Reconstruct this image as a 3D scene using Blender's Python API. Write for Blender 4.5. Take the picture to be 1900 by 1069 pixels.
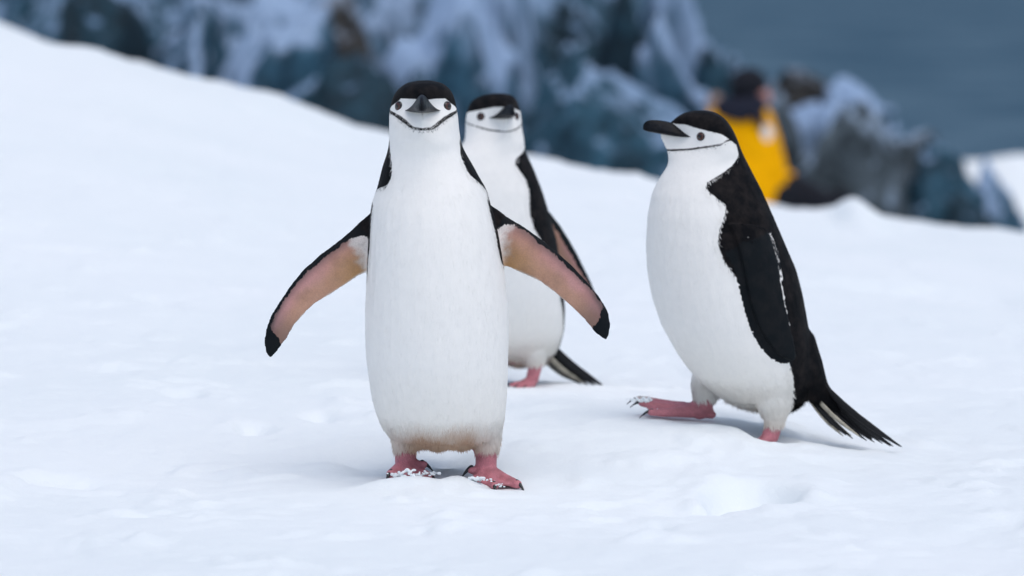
import bpy, bmesh, math, random
import numpy as np
from mathutils import Vector, Matrix

# ------------------------------------------------------------------ scene, camera, light
for o in list(bpy.data.objects): bpy.data.objects.remove(o)
sc = bpy.context.scene
COL = sc.collection
PXW, PXH = 1900.0, 1069.0
LENS, SENSOR = 150.0, 36.0
F = LENS / SENSOR * PXW                       # focal length in photo pixels
CAM_H, HORIZON = 0.86, -25.0
PITCH = math.atan((PXH/2 - HORIZON) / F)
cd = bpy.data.cameras.new('camera'); cam = bpy.data.objects.new('camera', cd); COL.objects.link(cam)
cam.location = (0, 0, CAM_H); cam.rotation_euler = (math.pi/2 - PITCH, 0, 0)
cd.lens = LENS; cd.sensor_width = SENSOR; cd.clip_start = 0.1; cd.clip_end = 12000
cd.dof.use_dof = True; cd.dof.focus_distance = 7.42; cd.dof.aperture_fstop = 3.7
sc.camera = cam
sc.render.resolution_x, sc.render.resolution_y = 1024, 576

SUN_EL, SUN_AZ = math.radians(70), math.radians(150)   # azimuth clockwise from +Y (view direction)
w = bpy.data.worlds.new('World'); sc.world = w; w.use_nodes = True
nt = w.node_tree; bg = nt.nodes['Background']
sky = nt.nodes.new('ShaderNodeTexSky'); sky.sky_type = 'NISHITA'; sky.sun_disc = False
sky.sun_elevation = SUN_EL; sky.sun_rotation = SUN_AZ
sky.air_density = 1.0; sky.dust_density = 2.0; sky.ozone_density = 1.0
hsv = nt.nodes.new('ShaderNodeHueSaturation'); hsv.inputs['Saturation'].default_value = 0.80
nt.links.new(sky.outputs[0], hsv.inputs['Color']); nt.links.new(hsv.outputs[0], bg.inputs['Color'])
bg.inputs['Strength'].default_value = 0.15
sd = bpy.data.lights.new('sun', 'SUN'); sun = bpy.data.objects.new('sun', sd); COL.objects.link(sun)
sd.energy = 0.9; sd.angle = math.radians(60); sd.color = (1.0, 0.97, 0.93)
sdir = Vector((math.sin(SUN_AZ)*math.cos(SUN_EL), math.cos(SUN_AZ)*math.cos(SUN_EL), math.sin(SUN_EL)))
sun.rotation_euler = sdir.to_track_quat('Z', 'Y').to_euler(); sun.location = (3, -3, 8)
sc.view_settings.view_transform = 'Standard'; sc.view_settings.look = 'None'
sc.view_settings.exposure = 0.17; sc.view_settings.gamma = 1.0; sc.view_settings.use_curve_mapping = False

def unproj(px, py, depth):
    """photo pixel + distance along the ground (world y) -> world point"""
    dx = (px - PXW/2)/F; dy = -(py - PXH/2)/F
    c, s = math.cos(PITCH), math.sin(PITCH)
    d = Vector((dx, c + dy*s, -s + dy*c))
    return Vector((0, 0, CAM_H)) + d*(depth/d.y)

# ------------------------------------------------------------------ numpy noise
def _hash(ix, iy, iz, seed):
    h = (ix.astype(np.int64)*374761393 + iy.astype(np.int64)*668265263 + iz.astype(np.int64)*2147483647 + seed*144665) & 0xffffffff
    h = ((h ^ (h >> 13))*1274126177) & 0xffffffff
    h = ((h ^ (h >> 16))*2246822519) & 0xffffffff
    return ((h ^ (h >> 15)) & 0xffff)/32767.5 - 1.0
def vnoise(x, y, z=None, seed=0):
    x = np.asarray(x, float); y = np.asarray(y, float)
    z = np.zeros_like(x) if z is None else np.asarray(z, float)
    ix, iy, iz = np.floor(x), np.floor(y), np.floor(z)
    f = [a*a*a*(a*(a*6-15)+10) for a in (x-ix, y-iy, z-iz)]
    out = 0
    for a in (0, 1):
        for b in (0, 1):
            for c in (0, 1):
                wgt = (f[0] if a else 1-f[0])*(f[1] if b else 1-f[1])*(f[2] if c else 1-f[2])
                out = out + wgt*_hash(ix+a, iy+b, iz+c, seed)
    return out
def fbm(x, y, z=None, seed=0, oct=4, gain=0.5):
    o, a, t = 0, 1.0, 0
    for k in range(oct):
        o = o + a*vnoise(np.asarray(x)*2**k, np.asarray(y)*2**k, None if z is None else np.asarray(z)*2**k, seed+k*17)
        t += a; a *= gain
    return o/t
def sstep(a, b, x):
    t = np.clip((x-a)/(b-a), 0, 1); return t*t*(3-2*t)
def interp(x, tab, k=1):
    t = sorted(tab); return np.interp(x, [r[0] for r in t], [r[k] for r in t])

# ------------------------------------------------------------------ helpers
def tag(o, label=None, cat=None, group=None, kind=None):
    if label: o['label'] = label
    if cat: o['category'] = cat
    if group: o['group'] = group
    if kind: o['kind'] = kind
    return o
def link(name, me, mat=None, parent=None, smooth=True):
    o = bpy.data.objects.new(name, me); COL.objects.link(o)
    if mat is not None: me.materials.clear(); me.materials.append(mat)
    if smooth: me.shade_smooth()
    if parent is not None: o.parent = parent
    return o
def mesh_from(name, verts, faces):
    me = bpy.data.meshes.new(name); me.from_pydata([tuple(v) for v in verts], [], [tuple(f) for f in faces]); me.update(); return me
def loft(rings, cap=True):
    """list of rings (each n points) -> verts, faces, closed"""
    n = len(rings[0]); V = [p for r in rings for p in r]; Fc = []
    for i in range(len(rings)-1):
        for j in range(n):
            k = (j+1) % n
            Fc.append((i*n+j, i*n+k, (i+1)*n+k, (i+1)*n+j))
    if cap:
        Fc.append(tuple(range(n))[::-1]); m = (len(rings)-1)*n; Fc.append(tuple(range(m, m+n)))
    return V, Fc
def merge(parts):
    V, Fc = [], []
    for v, f in parts:
        b = len(V); V += [tuple(p) for p in v]; Fc += [tuple(i+b for i in q) for q in f]
    return V, Fc
def tube(pts, radii, n=14, squash=None):
    """chain of points with radii, rounded ends; squash=(axis vector, factor) flattens rings"""
    P = [Vector(p) for p in pts]; R = list(radii)
    t0 = (P[1]-P[0]).normalized(); t1 = (P[-1]-P[-2]).normalized()
    pre = [(P[0]-t0*R[0]*a, R[0]*math.sqrt(max(0, 1-a*a))+1e-4) for a in (1, .85, .5)]
    post = [(P[-1]+t1*R[-1]*a, R[-1]*math.sqrt(max(0, 1-a*a))+1e-4) for a in (.5, .85, 1)]
    seq = pre + list(zip(P, R)) + post
    rings = []; ref = None
    for i, (p, r) in enumerate(seq):
        a = seq[max(i-1, 0)][0]; b = seq[min(i+1, len(seq)-1)][0]; t = (b-a).normalized()
        if ref is None: ref = t.orthogonal().normalized()
        ref = (ref - t*ref.dot(t)).normalized(); bi = t.cross(ref)
        ring = []
        for k in range(n):
            an = 2*math.pi*k/n; d = ref*math.cos(an)*r + bi*math.sin(an)*r
            if squash: ax = Vector(squash[0]); d = d - ax*d.dot(ax)*(1-squash[1])
            ring.append(p+d)
        rings.append(ring)
    return loft(rings)
def ellipsoid(c, r, n=24, m=16, rot=None):
    rings = []
    for i in range(m+1):
        a = -math.pi/2 + math.pi*i/m; ca = max(math.cos(a), 0.002)
        ring = []
        for k in range(n):
            b = 2*math.pi*k/n; v = Vector((r[0]*ca*math.cos(b), r[1]*ca*math.sin(b), r[2]*math.sin(a)))
            if rot is not None: v = rot @ v
            ring.append(Vector(c)+v)
        rings.append(ring)
    return loft(rings)
def remeshed(name, parts, voxel, smooth=4, factor=0.5):
    V, Fc = merge(parts); me = mesh_from(name+'_raw', V, Fc)
    bm = bmesh.new(); bm.from_mesh(me); bmesh.ops.recalc_face_normals(bm, faces=bm.faces); bm.to_mesh(me); bm.free()
    o = bpy.data.objects.new('raw', me); COL.objects.link(o)
    m = o.modifiers.new('r', 'REMESH'); m.mode = 'VOXEL'; m.voxel_size = voxel; m.use_smooth_shade = True
    if smooth: s = o.modifiers.new('s', 'SMOOTH'); s.factor = factor; s.iterations = smooth
    dg = bpy.context.evaluated_depsgraph_get(); dg.update()
    out = bpy.data.meshes.new_from_object(o.evaluated_get(dg)); out.name = name
    bpy.data.objects.remove(o); bpy.data.meshes.remove(me)
    return out
def co_of(me):
    a = np.empty(len(me.vertices)*3); me.vertices.foreach_get('co', a); return a.reshape(-1, 3)
def nor_of(me):
    a = np.empty(len(me.vertices)*3); me.vertices.foreach_get('normal', a); return a.reshape(-1, 3)

class NT:
    """small node-tree helper"""
    def __init__(s, name):
        s.m = bpy.data.materials.new(name); s.m.use_nodes = True; s.t = s.m.node_tree
        s.b = s.t.nodes['Principled BSDF']
    def n(s, kind, **kw):
        nd = s.t.nodes.new('ShaderNode'+kind)
        for k, v in kw.items(): setattr(nd, k, v)
        return nd
    def l(s, a, b): s.t.links.new(a, b)
    def val(s, nd, key, v):
        if hasattr(v, 'links'): s.l(v, nd.inputs[key])
        else: nd.inputs[key].default_value = v
    def coord(s, out='Object', scale=None):
        c = s.n('TexCoord').outputs[out]
        if scale:
            m = s.n('Mapping'); m.inputs['Scale'].default_value = scale; s.l(c, m.inputs['Vector']); c = m.outputs[0]
        return c
    def noise(s, vec, scale, detail=4, rough=.5, dist=0):
        k = s.n('TexNoise'); s.l(vec, k.inputs['Vector'])
        for a, b in (('Scale', scale), ('Detail', detail), ('Roughness', rough), ('Distortion', dist)): k.inputs[a].default_value = b
        return k.outputs['Fac']
    def math(s, op, a, b=0.0, c=None):
        k = s.n('Math', operation=op); s.val(k, 0, a); s.val(k, 1, b)
        if c is not None: s.val(k, 2, c)
        return k.outputs[0]
    def rng(s, v, a, b, c=0., d=1., smooth=False):
        k = s.n('MapRange'); k.clamp = True
        if smooth: k.interpolation_type = 'SMOOTHSTEP'
        s.val(k, 'Value', v)
        for nm, x in (('From Min', a), ('From Max', b), ('To Min', c), ('To Max', d)): s.val(k, nm, x)
        return k.outputs[0]
    def mix(s, f, a, b):
        k = s.n('Mix', data_type='RGBA'); s.val(k, 0, f); s.val(k, 6, a); s.val(k, 7, b); return k.outputs[2]
    def attr(s, name, out='Fac'): return s.n('Attribute', attribute_name=name).outputs[out]
    def bump(s, h, strength, dist):
        k = s.n('Bump'); k.inputs['Strength'].default_value = strength; k.inputs['Distance'].default_value = dist
        s.l(h, k.inputs['Height']); s.l(k.outputs[0], s.b.inputs['Normal'])
    def set(s, **kw):
        for k, v in kw.items(): s.val(s.b, k.replace('_', ' '), v)
        return s.m
def rgb(r, g, b): return (r, g, b, 1.0)

# ------------------------------------------------------------------ materials
def mat_snow():
    t = NT('snow'); c = t.coord('Object')
    big = t.noise(c, 0.9, 4); fine = t.noise(c, 45, 5, .6); grit = t.noise(c, 260, 3, .6)
    col = t.mix(t.rng(big, .35, .65), rgb(.80, .845, .855), rgb(.835, .87, .88))
    h = t.math('ADD', t.math('MULTIPLY', fine, .6), t.math('MULTIPLY', grit, .25))
    t.bump(h, .5, .007)
    return t.set(Base_Color=col, Roughness=.75, Specular_IOR_Level=.2)
def mat_rock(name, dark, mid, pale, frost, top=.45):
    t = NT(name); c = t.coord('Object')
    n1 = t.noise(c, 1.9, 5, .55, .5); n2 = t.noise(c, 5.0, 6, .6, .6); n3 = t.noise(t.coord('Object', (2.6, 2.6, 1.1)), 1.2, 4, .55, .6)
    col = t.mix(t.rng(n2, .35, .65), dark, mid)
    nz = t.n('SeparateXYZ'); g = t.n('NewGeometry'); t.l(g.outputs['Normal'], nz.inputs[0])
    up = t.rng(nz.outputs[2], -.25, .95)
    f = t.math('ADD', t.math('MULTIPLY', up, top), t.math('ADD', t.math('MULTIPLY', n3, .55), t.math('MULTIPLY', n1, .45)))
    col = t.mix(t.rng(f, frost, frost+.18, smooth=True), col, pale)
    t.bump(n2, .5, .06)
    return t.set(Base_Color=col, Roughness=.8, Specular_IOR_Level=.25)
def mat_sea():
    t = NT('sea_water'); c = t.coord('Object', (.09, .35, 1))
    n = t.noise(c, 1.0, 6, .6); n2 = t.noise(t.coord('Object', (.10, .05, 1)), 1.0, 5, .6)
    col = t.mix(t.rng(n2, .35, .65), rgb(.016, .058, .100), rgb(.075, .135, .185))
    t.bump(n, .8, .5)
    return t.set(Base_Color=col, Roughness=.6, Specular_IOR_Level=.03)
def mat_penguin():
    t = NT('plumage'); c = t.coord('Object')
    st = t.noise(t.coord('Object', (1, 1, .3)), 330, 3, .6)
    s2 = t.noise(c, 70, 3, .5)
    sd = t.attr('sd_black'); ed = t.attr('edge')
    jit = t.math('MULTIPLY', t.math('ADD', t.math('SUBTRACT', st, .5), t.math('MULTIPLY', t.math('SUBTRACT', s2, .5), .8)), ed)
    mask = t.rng(t.math('ADD', sd, jit), -.0007, .0007)
    tint = t.attr('tint', 'Color')
    tint2 = t.mix(t.rng(s2, .3, .7, 0, .10), tint, rgb(.62, .60, .58))
    sp = t.noise(t.coord('Object', (1, 1, 1)), 420, 2, .5)
    tint2 = t.mix(t.attr('skin'), tint2, t.mix(t.rng(sp, .40, .62, 0, .45), tint, t.mix(.55, tint, rgb(.16, .09, .09))))
    blk = t.mix(t.rng(t.noise(c, 38, 4, .6), .42, .72), rgb(.0035, .0038, .005), rgb(.018, .0145, .014))
    blk = t.mix(t.attr('skin'), blk, rgb(.0045, .0080, .0105))
    col = t.mix(mask, tint2, blk)
    rough = t.rng(t.attr('skin'), 0, 1, .72, .48)
    h = t.math('ADD', st, t.math('MULTIPLY', t.noise(c, 120, 4, .6), .7))
    t.bump(h, .28, .0016)
    return t.set(Base_Color=col, Roughness=rough, Specular_IOR_Level=t.rng(mask, 0, 1, .25, .10))
def mat_plain(name, col, rough=.6, spec=.4, var=.25, scale=30, bump=0, bdist=.002):
    t = NT(name); c = t.coord('Object'); n = t.noise(c, scale, 5, .6)
    k = [x*(1-var) for x in col]; k2 = [min(1, x*(1+var)) for x in col]
    m = t.mix(t.rng(n, .3, .7), rgb(*k), rgb(*k2))
    if bump: t.bump(n, bump, bdist)
    return t.set(Base_Color=m, Roughness=rough, Specular_IOR_Level=spec)
def mat_eye():
    t = NT('eye'); a = t.attr('er')
    col = t.mix(t.rng(a, .38, .46), rgb(.003, .002, .002), rgb(.060, .017, .010))
    col = t.mix(t.rng(a, .70, .80), col, rgb(.006, .005, .005))
    return t.set(Base_Color=col, Roughness=.06, Specular_IOR_Level=.6)

M = dict(
    snow=mat_snow(), sea=mat_sea(), plumage=mat_penguin(), eye=mat_eye(),
    beak=mat_plain('beak_horn', (.0045, .0055, .008), .40, .13, .6, 90, .6, .003),
    claw=mat_plain('claw_horn', (.008, .009, .011), .3, .5, .3, 80),
    rock_dark=mat_rock('rock_dark', rgb(.004, .009, .013), rgb(.016, .050, .074), rgb(.16, .26, .40), .87),
    rock_mid=mat_rock('rock_mid', rgb(.005, .018, .028), rgb(.030, .090, .135), rgb(.21, .31, .45), .73),
    rock_pale=mat_rock('rock_pale', rgb(.007, .024, .040), rgb(.045, .125, .190), rgb(.27, .37, .52), .64),
    rock_snowy=mat_rock('rock_snowy', rgb(.007, .024, .040), rgb(.045, .125, .190), rgb(.28, .39, .56), .58),
    rock_grey=mat_rock('rock_grey', rgb(.012, .018, .022), rgb(.075, .098, .115), rgb(.25, .33, .43), .74),
    rock_brown=mat_rock('rock_brown', rgb(.008, .008, .008), rgb(.045, .043, .040), rgb(.24, .29, .36), .81),
    yellow=mat_plain('yellow_fabric', (.92, .41, .001), .8, .05, .14, 9, .8, .05),
    black=mat_plain('black_fabric', (.008, .009, .014), .8, .2, .3, 30),
    navy=mat_plain('navy_fabric', (.012, .014, .026), .85, .2, .3, 30),
    skin=mat_plain('skin', (.42, .20, .17), .5, .3, .1, 20),
    patch=mat_plain('white_fabric', (.75, .74, .74), .7, .2, .05, 30),
    fur=mat_plain('beige_fur', (.30, .21, .17), .9, .1, .4, 60),
)

# ------------------------------------------------------------------ terrain
D1, D2, D3, DP = 7.40, 8.75, 7.95, 26.0
CREST_Y = 16.0
crest_px = [(-1500, -420), (-600, -130), (0, 44), (100, 76), (200, 100), (240, 110), (360, 144), (480, 180), (560, 204), (600, 220), (660, 234), (720, 250),
            (860, 272), (1000, 296), (1200, 331), (1430, 379), (1555, 396), (1640, 412), (1700, 425), (1800, 437), (1900, 442), (2400, 470), (3600, 520)]
cx_ = []; cz_ = []
for a, b in crest_px:
    p = unproj(a, b, CREST_Y); cx_.append(p.x); cz_.append(p.z)
cx_ = np.array(cx_); cz_ = np.array(cz_)
fine_x = np.linspace(-20, 20, 4001)
fz = np.interp(fine_x, cx_, cz_); ker = np.hanning(31); ker /= ker.sum()
fz = np.convolve(np.pad(fz, 15, mode='edge'), ker, 'valid')
fz = np.clip(fz, -0.5, 2.2)

def ground_base(x, y):
    x = np.asarray(x, float); y = np.asarray(y, float)
    zc = np.interp(x, fine_x, fz)
    g = np.clip((y-6.6)/(CREST_Y-6.6), 0, None)
    s = np.where(g < 1, g**1.15, 1.0)
    z = zc*s
    dy = np.maximum(y-CREST_Y, 0)
    z = z - (.05*dy + .0008*dy**2) - .4*np.maximum(y-28.5, 0)
    return z
# points where the photograph fixes the snow height: (px, py, depth)
ctrl = [(760, 884, D1), (915, 905, D1-.02), (985, 716, D2), (1060, 722, D2+.03), (1300, 778, D3+.05), (1215, 774, D3+.05), (1435, 806, D3-.05), (1680, 831, D3), (560, 900, D1), (1150, 900, D1), (200, 900, D1)]
cp = [unproj(*c) for c in ctrl]
CX = np.array([p.x for p in cp]); CY = np.array([p.y for p in cp])
CR = np.array([p.z for p in cp]) - ground_base(CX, CY)
SIG = .34
def _rb(dx, dy): return np.exp(-(dx**2+dy**2)/(2*SIG**2))
CW = np.linalg.solve(_rb(CX[:, None]-CX[None], CY[:, None]-CY[None]) + np.eye(len(CX))*.02, CR)
# dents and heaps: (px, py, depth, radius x, radius y, height)
dents = [(1395, 934, 7.23, .080, .150, -.050), (1290, 938, 7.10, .075, .085, -.022), (1480, 905, 7.2, .07, .05, .012),
         (470, 812, 7.95, .032, .06, -.030), (595, 788, 8.1, .035, .06, -.026), (120, 893, 7.35, .07, .05, -.016), (215, 905, 7.25, .05, .05, -.012), (340, 760, 8.4, .04, .07, -.016), (690, 850, 7.6, .07, .12, -.018),
         (820, 850, 7.62, .05, .10, -.015), (640, 840, 7.55, .05, .07, .010), (765, 890, 7.30, .08, .028, .020), (840, 915, 7.26, .12, .04, .006), (850, 905, 7.33, .03, .03, .010),
         (1380, 800, 7.95, .05, .06, -.008), (1340, 800, 7.9, .10, .04, .008), (1432, 812, 7.90, .045, .05, -.026), (1520, 835, 7.95, .08, .05, -.006),
         (860, 985, 6.75, .06, .05, .012), (820, 1000, 6.72, .05, .04, -.010), (450, 950, 7.0, .1, .08, .008), (1190, 700, 9.1, .04, .06, -.006), (1230, 672, 9.4, .012, .02, .012),
         (1000, 720, 8.85, .05, .05, .006), (1750, 600, 10.2, .3, .3, .012), (1690, 520, 11.8, .35, .16, -.03), (1700, 500, 12.2, .4, .2, .02),
         (1595, 386, 15.6, .07, .35, .075), (1570, 390, 15.7, .05, .3, .03), (1635, 402, 15.7, .06, .3, .03)]
DN = [(unproj(a, b, c).x, c, rx, ry, h) for a, b, c, rx, ry, h in dents]
def ground_z(x, y, detail=True):
    x = np.asarray(x, float); y = np.asarray(y, float)
    z = ground_base(x, y)
    for a, b, k in zip(CX, CY, CW): z = z + k*_rb(x-a, y-b)
    for a, b, rx, ry, h in DN:
        q = ((x-a)/rx)**2 + ((y-b)/ry)**2
        z = z + h*np.exp(-q**(3.2 if h < -.04 else 1.6)) if h < 0 else z + h*np.exp(-q)
        if h < -.03: z = z + .008*np.exp(-((np.sqrt(q)-1.35)/.28)**2)
    if detail:
        wx = x + .05*vnoise(x*4, y*4, seed=31); wy = y + .08*vnoise(x*3, y*3, seed=32)
        z = z + (.016*fbm(wx*1.3, wy*1.0, seed=3, oct=3) + .0080*fbm(wx*6, wy*4.5, seed=5, oct=3)) + .0034*fbm(wx*26, wy*20, seed=9, oct=4)
        lump = np.maximum(fbm(wx*9, wy*7, seed=21, oct=3)-.22, 0); z = z + .022*lump
        z = z - .020*np.maximum(fbm(wx*5, wy*4, seed=41, oct=2)-.38, 0)
        z = z + .05*fbm(x*2.2, y*.6, seed=13, oct=3)*sstep(12, 17, y)
    return z

def grow(a, b, s0, g):
    out = [a]; s = s0
    while out[-1] < b: s *= g; out.append(out[-1]+s)
    return np.array(out)
xr = np.arange(0, 1.25, .0095); xr = np.concatenate([xr, grow(xr[-1], 24, .0095, 1.06)[1:]])
xs = np.concatenate([-xr[::-1], xr[1:]])
ys = np.concatenate([-grow(-6.0, 3.0, .0095, 1.10)[::-1][:-1], np.arange(6.0, 9.3, .0095)])
ys = np.concatenate([ys, grow(ys[-1], 46, .0095, 1.012)[1:]])
X, Y = np.meshgrid(xs, ys); Z = ground_z(X, Y); Z = np.maximum(Z, -5.5)
def grid_mesh(name, X, Y, Z):
    ny, nx = X.shape; me = bpy.data.meshes.new(name)
    V = np.stack([X, Y, Z], -1).reshape(-1, 3)
    idx = np.arange(nx*ny).reshape(ny, nx)
    Q = np.stack([idx[:-1, :-1], idx[:-1, 1:], idx[1:, 1:], idx[1:, :-1]], -1).reshape(-1, 4)
    me.vertices.add(len(V)); me.vertices.foreach_set('co', V.ravel())
    me.loops.add(Q.size); me.loops.foreach_set('vertex_index', Q.ravel())
    me.polygons.add(len(Q)); me.polygons.foreach_set('loop_start', np.arange(0, Q.size, 4))
    me.update(calc_edges=True); me.validate(); return me
tag(link('snow_ground', grid_mesh('snow_ground', X, Y, Z), M['snow']), 'smooth white snow slope rising to a crest', kind='structure')


SEA_Z = -4.0
sea = mesh_from('sea', [(-6000, 20, SEA_Z), (6000, 20, SEA_Z), (6000, 9000, SEA_Z), (-6000, 9000, SEA_Z)], [(0, 1, 2, 3)])
tag(link('sea', sea, M['sea'], smooth=False), 'dark slate blue sea behind the rocks', kind='structure')

# far snow bank on the right and the rock slope that carries the boulders
def patch(name, x0, x1, y0, y1, fn, nx, ny, mat, label):
    gx, gy = np.meshgrid(np.linspace(x0, x1, nx), np.linspace(y0, y1, ny))
    o = link(name, grid_mesh(name, gx, gy, fn(gx, gy)), M[mat]); tag(o, label, kind='structure'); return o
def bank_z(x, y):
    # crest line of the bank on the right, beyond the boulders
    p0 = unproj(1775, 296, 34).x; zt = unproj(1850, 290, 34).z; sl = .055
    u = x - p0
    top = zt - sl*np.abs(u-.1)*1.0
    h = top - .5*np.maximum(34-y, 0) - .25*np.maximum(y-34, 0)
    h = h - 2.2*np.maximum(-u, 0) - .02*np.maximum(u-3, 0)**2
    return np.maximum(h + .10*fbm(x*1.2, y*.8, seed=71, oct=4), -5)
patch('snow_bank', 3.0, 14.0, 29.5, 44.0, bank_z, 130, 120, 'snow', 'far bright snow bank beyond the dark boulders')
def rslope_z(x, y):
    # rises towards the left behind the crest, ends in the sea on the right
    edge = unproj(1310, 100, 36).x
    k = sstep(edge+1.0, edge-1.6, x)
    z = -3.4 + 4.9*k*sstep(31, 37, y) + 1.2*k*sstep(37, 46, y)*sstep(edge, edge-8, x) - 5.5*sstep(40, 52, y)*(1-.4*k)
    z = z + 1.4*sstep(edge+4.5, edge+1.5, x)*sstep(29, 31, y)*(1-k)
    return z + .55*fbm(x*.9, y*.9, seed=81, oct=5) + .25*np.abs(fbm(x*2.5, y*2.5, seed=82, oct=4))
patch('rock_slope', -22, 9, 28.5, 52, rslope_z, 260, 200, 'rock_mid', 'dark rocky shore slope behind the snow crest')

# ------------------------------------------------------------------ boulders
def rock_mesh(name, size, seed, sub=5, rough=.13, facets=18):
    rs = np.random.RandomState(seed)
    bm = bmesh.new(); bmesh.ops.create_icosphere(bm, subdivisions=sub, radius=1.0)
    me = bpy.data.meshes.new(name); bm.to_mesh(me); bm.free()
    d = co_of(me); d /= np.linalg.norm(d, axis=1)[:, None]
    nn = rs.normal(size=(facets, 3)); nn /= np.linalg.norm(nn, axis=1)[:, None]; off = rs.uniform(.62, 1.0, facets)
    dots = d @ nn.T
    rad = np.where(dots > .05, off[None]/np.maximum(dots, .05), 3.0)
    k = 40.0; r = -np.log(np.exp(-k*np.minimum(rad, 2.2)).sum(1))/k
    p = d*r[:, None]
    s = seed*3.17
    n1 = fbm(p[:, 0]*1.6+s, p[:, 1]*1.6, p[:, 2]*1.6, seed=seed, oct=5, gain=.55)
    n2 = 1-np.abs(fbm(p[:, 0]*2.7+s, p[:, 1]*2.7, p[:, 2]*1.5, seed=seed+5, oct=3))*2
    p = p*(1 + rough*1.5*n1 - rough*.9*np.maximum(n2-.72, 0)*3)[:, None]
    p = p*np.array(size)[None]
    me.vertices.foreach_set('co', p.ravel()); me.update(); return me
# (px centre, py centre, depth, width px, height px, depth factor, material, tilt, label)
boulders = [
 (55, -10, 33, 250, 210, 1.0, 'rock_mid', 'blue grey boulder at the upper end of the rock row above the snow crest'),
 (170, 40, 31.5, 150, 230, 1.0, 'rock_dark', 'narrow near black boulder beside the topmost blue grey boulder'),
 (285, 30, 32.5, 190, 240, 1.0, 'rock_mid', 'teal grey rock with a pale frosted ledge above the snow crest'),
 (225, 120, 30.0, 150, 110, 1.0, 'rock_dark', 'low black rock tucked against the snow crest'),
 (400, 60, 31.5, 170, 270, 1.0, 'rock_pale', 'tall pale streaked rock with one vertical white band'),
 (500, 110, 30.0, 230, 240, 1.0, 'rock_pale', 'broad teal boulder with pale frosted flank behind the crest'),
 (620, 100, 32.0, 150, 280, 1.0, 'rock_brown', 'dark brown rock with a deep crack beside the standing penguin'),
 (720, 30, 33.0, 230, 190, 1.0, 'rock_pale', 'pale frosted block high above the front penguin'),
 (690, 190, 29.5, 210, 150, 1.0, 'rock_dark', 'dark low boulder just behind the front penguin head'),
 (850, 110, 31.0, 240, 300, 1.0, 'rock_snowy', 'large frosted boulder between the two front penguin heads'),
 (960, 60, 33.0, 200, 260, 1.0, 'rock_snowy', 'tall pale blue boulder above the rear penguin'),
 (1085, 70, 33.5, 190, 260, 1.0, 'rock_dark', 'dark green grey rock in the gap between pale boulders'),
 (1215, 60, 34.0, 270, 200, 1.0, 'rock_snowy', 'pale snow dusted boulder at the seaward end of the cliff'),
 (1180, 100, 32.5, 150, 170, 1.0, 'rock_dark', 'dark hollowed rock under the seaward pale boulder'),
 (1020, 240, 29.5, 160, 200, 1.0, 'rock_mid', 'blue grey boulder beside the rear penguin neck'),
 (1160, 255, 28.5, 260, 210, 1.0, 'rock_mid', 'big teal boulder with frosted top before the walking penguin beak'),
 (1270, 190, 30.5, 230, 130, 1.0, 'rock_snowy', 'flat pale snowy slab rising behind the seated person'),
 (1350, 260, 29.5, 200, 200, 1.0, 'rock_mid', 'blue grey rock hidden partly by the seated person'),
 (1490, 215, 30.0, 210, 150, 1.0, 'rock_snowy', 'pale frosted slab beside the seated person shoulder'),
 (1590, 190, 31.5, 110, 80, 1.0, 'rock_snowy', 'small snowy rock on top of the seaward slab'),
 (1490, 172, 33.5, 120, 50, 1.0, 'rock_brown', 'small brown green rock at the waterline behind the slab'),
 (1560, 310, 28.7, 170, 240, 1.0, 'rock_grey', 'dark upright boulder beside the seated person legs'),
 (1650, 325, 29.2, 150, 210, 1.0, 'rock_grey', 'dark brownish boulder in the middle of the seaward rocks'),
 (1738, 365, 28.9, 140, 165, 1.0, 'rock_mid', 'round teal grey boulder next to the far snow bank'),
 (1325, 160, 32.0, 130, 110, 1.0, 'rock_mid', 'craggy blue grey rock joining the cliff to the slab behind the person'),
 (1400, 190, 31.0, 190, 130, 1.0, 'rock_grey', 'grey ledge rock directly behind the dark hat'),
 (1455, 280, 29.3, 130, 170, 1.0, 'rock_grey', 'streaked grey rock face beside the yellow sleeve'),
 (1640, 235, 30.6, 120, 90, 1.0, 'rock_pale', 'frosted wedge rock on the ridge sloping down to the sea'),
 (1690, 290, 30.0, 130, 110, 1.0, 'rock_grey', 'grey angular rock low on the seaward ridge'),
 (1790, 395, 28.6, 90, 100, 1.0, 'rock_dark', 'small dark rock at the foot of the round teal boulder'),
 (770, 190, 29.8, 120, 120, 1.0, 'rock_pale', 'pale broken rock behind the forward facing penguin crown'),
 (560, 190, 29.6, 130, 110, 1.0, 'rock_mid', 'jagged teal rock at the crest beside the broad frosted boulder'),
 (340, 120, 30.2, 110, 100, 1.0, 'rock_pale', 'small pale rock wedged under the tall streaked rock'),
 (1105, 190, 29.0, 140, 90, 1.0, 'rock_snowy', 'snow topped ledge above the big teal boulder'),
 (1850, 415, 29.6, 130, 110, 1.0, 'rock_snowy', 'low frosted blue rock below the far snow bank'),
]
for i, (a, b, dpt, wp, hp, kd, mt, lab) in enumerate(boulders):
    sc_ = dpt/F; c = unproj(a, b, dpt)
    zt = unproj(a, b-hp/2, dpt).z; zb = min(unproj(a, b+hp/2, dpt).z, float(ground_z(c.x, dpt, False)), -.4) - .5
    if hp < 90: zb = unproj(a, b+hp/2, dpt).z - .35
    sz = (wp*sc_*.62, wp*sc_*.62*kd, (zt-zb)/2*1.08)
    o = link('boulder', rock_mesh('boulder', sz, 100+i), M[mt])
    o.location = (c.x, dpt, (zt+zb)/2); o.rotation_euler = (0, 0, (i*1.7) % 6.28)
    tag(o, lab, 'boulder', 'rocks along the shore behind the snow crest')

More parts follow.
